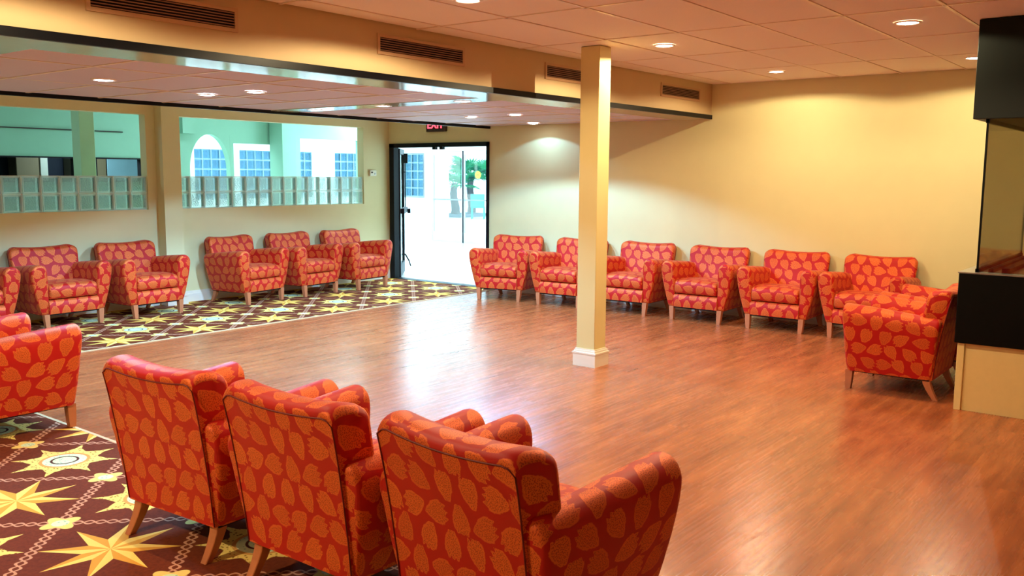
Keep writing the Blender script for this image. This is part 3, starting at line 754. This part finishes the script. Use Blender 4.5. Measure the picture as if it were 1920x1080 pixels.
def make_chair():
    root = empty('armchair')
    FY, RY = -.365, .30
    # arms
    prof = [(.252, .145), (.250, .30), (.250, .47), (.256, .57), (.272, .622), (.305, .650), (.345, .655), (.380, .642), (.408, .608), (.416, .555), (.404, .45), (.376, .33), (.346, .22), (.322, .145)]
    def arm_rear(z): return .250 + (min(max(z, .15), .62) - .15) * .135
    for s in (-1, 1):
        base = catmull(prof[1:], 2, False); base = [Vector((prof[0][0], prof[0][1]))] + base
        def ring(t, s=s, base=base):
            q = (t - FY) / (RY - FY); drop = .045 * q + .02 * q * q; nar = .02 * q * q
            out = []
            for p in base:
                zf = max(0, (p.y - .145) / .51)
                x = p.x - (nar + .012 * q) * max(0, (p.x - .25) / .16); z = p.y - drop * zf ** 1.5
                yy = FY + (t - FY) * (arm_rear(z) - FY) / (RY - FY) + (.035 * (1 - q) ** 3) * (1 - zf)          # front leans: bottom set slightly back
                out.append(Vector((s * x, yy, z)))
            return out
        secs, al = rounded_secs(ring, FY, RY, .028, 9)
        loft('arm', secs, al, M['fabric'], root, lambda c: (c.x + .3, c.z), off=(.37 * s, .11 * s))
    # backrest: profile in y,z swept along x
    def W(z): return .300 + .012 * min(1, max(0, (z - .14) / .6))
    pr = [(.262, .145), (.272, .25), (.300, .45), (.330, .65), (.350, .755), (.346, .784), (.318, .800), (.272, .802), (.228, .791), (.205, .765), (.193, .70), (.165, .55), (.135, .40), (.12, .28), (.12, .145)]
    basep = [Vector((pr[0][0], pr[0][1]))] + catmull(pr[1:-1], 2, False) + [Vector((pr[-1][0], pr[-1][1]))]
    def rear(z):
        for (y0, z0), (y1, z1) in zip(pr[:5], pr[1:5]):
            if z0 <= z <= z1: return y0 + (y1 - y0) * (z - z0) / (z1 - z0)
        return pr[4][0] if z > .5 else pr[0][0]
    def bring(t):
        e = abs(t); out = []
        for p in basep:
            zf = max(0, (p.y - .45) / .35)
            z = p.y - zf * .022 * (1 - e ** 2) - .034 * zf * max(0, (e - .83) / .17) ** 2
            y = p.x + .012 * (1 - e * e) * zf
            fl_ = min(1, max(0, (rear(p.y) - p.x) / .14)) * min(1, max(0, (p.y - .30) / .35))
            out.append(Vector((t * (W(p.y) + .042 * fl_), y, z)))
        return out
    secs, al = rounded_secs(bring, -1, 1, .09, 12)
    # thickness rounding in real metres
    secs, al = [], []
    for t, sh in [(-1, .022), (-.985, .009), (-.96, .002), (-.92, 0)] + [(-.84 + 1.68 * k / 12, 0) for k in range(13)] + [(.92, 0), (.96, .002), (.985, .009), (1, .022)]:
        r = bring(t)
        if sh:
            c = sum(r, Vector()) / len(r)
            r2 = []
            for p in r:
                yc = .235 + (p.z - .45) * .1; dy = p.y - yc; L = abs(dy)
                y = yc + (dy / L) * max(.005, L - sh) if L > 1e-5 else p.y
                if dy > 0: y = p.y
                r2.append(Vector((p.x, y, p.z - sh * .3 * max(0, (p.z - .6) / .2))))
            r = r2
        secs.append(r); al.append(t * .35)
    bk = loft('backrest', secs, al, M['fabric'], root, lambda c: (c.y + .1, c.z), off=(.05, .6))
    # piping round the rear panel
    bm = bmesh.new(); path = []
    for z in (.15, .3, .45, .6, .7): path.append((-W(z) - .001, rear(z) + .001, z - .034 * max(0, (z - .45) / .35)))
    for k in range(25):
        t = -1 + 2 * k / 24; e = abs(t); zf = .305 / .35
        path.append((t * (W(.755) + .001), .352 + .012 * (1 - e * e) * zf, .757 - zf * .022 * (1 - e * e) - .034 * zf * max(0, (e - .83) / .17) ** 2))
    for z in (.7, .6, .45, .3, .15): path.append((W(z) + .001, rear(z) + .001, z - .034 * max(0, (z - .45) / .35)))
    tube(bm, path, .003, 6); bm_obj('piping', bm, M['piping'], bk, True)
    # seat base / apron
    ap = [(FY + .018, .150), (FY + .012, .20), (FY + .014, .262), (FY + .03, .285), (FY + .07, .292), (.05, .292), (.16, .290), (.16, .150)]
    def aring(t): return [Vector((t, p[0], p[1])) for p in ap]
    secs = [aring(-.255 + .51 * k / 6) for k in range(7)]
    loft('seat_base', secs, [-.255 + .51 * k / 6 for k in range(7)], M['fabric'], root, lambda c: (c.y, c.z), off=(.21, .33))
    # cushion
    cp = [(FY + .02, .310), (FY + .008, .345), (FY + .006, .385), (FY + .018, .420), (FY + .05, .438), (FY + .14, .450), (-.10, .452), (.05, .440), (.14, .425), (.17, .40), (.17, .33), (.14, .300), (-.05, .297), (-.25, .297), (FY + .05, .298)]
    cpp = catmull(cp, 2, True)
    def cring(t):
        e = abs(t) / .245; return [Vector((t, p.x, p.y + (.010 * (1 - e * e) if p.y > .4 else 0))) for p in cpp]
    secs, al = rounded_secs(cring, -.247, .247, .022, 8)
    loft('seat_cushion', secs, al, M['fabric'], root, lambda c: (c.y, c.z), off=(.77, .42))
    # underside cloth
    box('dust_cover', (-.30, FY + .03, .136), (.30, .24, .146), M['under'], root)
    # legs
    for sx in (-1, 1):
        for fr_ in (0, 1):
            bm = bmesh.new()
            if fr_ == 0: T, B, tc_, bc = .027, .020, Vector((sx * .282, -.318, .15)), Vector((sx * .275, -.326, 0))
            else: T, B, tc_, bc = .027, .018, Vector((sx * .268, .215, .15)), Vector((sx * .270, .285, 0))
            rings = []
            for k in range(5):
                t = k / 4; c = tc_.lerp(bc, t)
                if fr_: c.y = tc_.y + (bc.y - tc_.y) * (t ** 1.5)
                h_ = T + (B - T) * t; rings.append([bm.verts.new((c.x + a * h_, c.y + b * h_, c.z)) for a, b in ((-1, -1), (1, -1), (1, 1), (-1, 1))])
            for k in range(4):
                for j in range(4): bm.faces.new((rings[k][j], rings[k][(j + 1) % 4], rings[k + 1][(j + 1) % 4], rings[k + 1][j]))
            bm.faces.new(rings[0]); bm.faces.new(rings[-1][::-1])
            bmesh.ops.bevel(bm, geom=[e for e in bm.edges if abs(e.verts[0].co.z - e.verts[1].co.z) > .01], offset=.003, segments=1, affect='EDGES')
            bm_obj('leg', bm, M['leg'], root)
    return root
def copy_tree(o, parent=None):
    c = o.copy(); COL.objects.link(c); c.parent = parent
    for ch in list(o.children): copy_tree(ch, c)
    return c
G1, G2, G3, G4 = 'armchairs along the glass block wall', 'armchairs along the back wall', 'armchairs backing on the fireplace', 'near armchairs seen from behind'
LY = VL - .382; BX = UB - .385
chairs = [
    (3.46, LY, .0075, 0, 'red leaf patterned armchair cut by the left edge, against the glass block wall', G1),
    (4.375, LY, .0075, 2, 'red leaf armchair leftmost of the fully visible ones under the glass blocks', G1),
    (5.28, LY - .025, .0075, 4, 'red leaf armchair directly left of the cream wall pillar', G1),
    (6.66, LY - .04, .0075, 9, 'red leaf armchair directly right of the wall pillar, turned slightly aside', G1),
    (7.56, LY - .02, .0075, 6, 'red leaf armchair between two others right of the wall pillar', G1),
    (8.47, LY - .02, .0075, 6, 'red leaf armchair nearest the dark door frame, left of the door', G1),
    (BX - .10, 7.14, 0, -78, 'red leaf armchair right of the open door, first of the back wall row', G2),
    (BX - .03, 6.22, 0, -86, 'red leaf armchair of the back wall row whose right half hides behind the column', G2),
    (BX, 5.31, 0, -89, 'red leaf armchair of the back wall row just right of the column', G2),
    (BX, 4.39, 0, -90, 'red leaf armchair second right of the column on the back wall', G2),
    (BX, 3.50, 0, -90, 'red leaf armchair third right of the column on the back wall', G2),
    (BX, 2.64, 0, -91, 'last red leaf armchair at the right end of the back wall row', G2),
    (7.07, 1.76, 0, 180, 'red leaf armchair seen from its side, backing on the black fireplace', G3),
    (7.96, 1.76, 0, 180, 'red leaf armchair mostly hidden beyond the one beside the fireplace', G3),
    (2.26, 5.78, .0075, 90, 'red leaf armchair cut by the left edge showing its side and one leg', G4),
    (2.24, 3.395, .0075, 94, 'leftmost of three near red armchairs seen from behind, on the star carpet', G4),
    (2.275, 2.58, .0075, 90.5, 'middle of three near red armchairs seen from behind', G4),
    (2.30, 1.765, .0075, 84.5, 'largest nearest red armchair seen from behind, right arm in dark shade', G4)]
proto = make_chair()
for i, (x, y, z, r, l, g) in enumerate(chairs):
    c = proto if i == 0 else copy_tree(proto)
    c.scale = ({15: .965, 16: .975, 17: 1.0}.get(i, 1.01), 1, 1); c.location = (x, y, z); c.rotation_euler = (0, 0, math.radians(r)); tag(c, l, 'armchair', g)
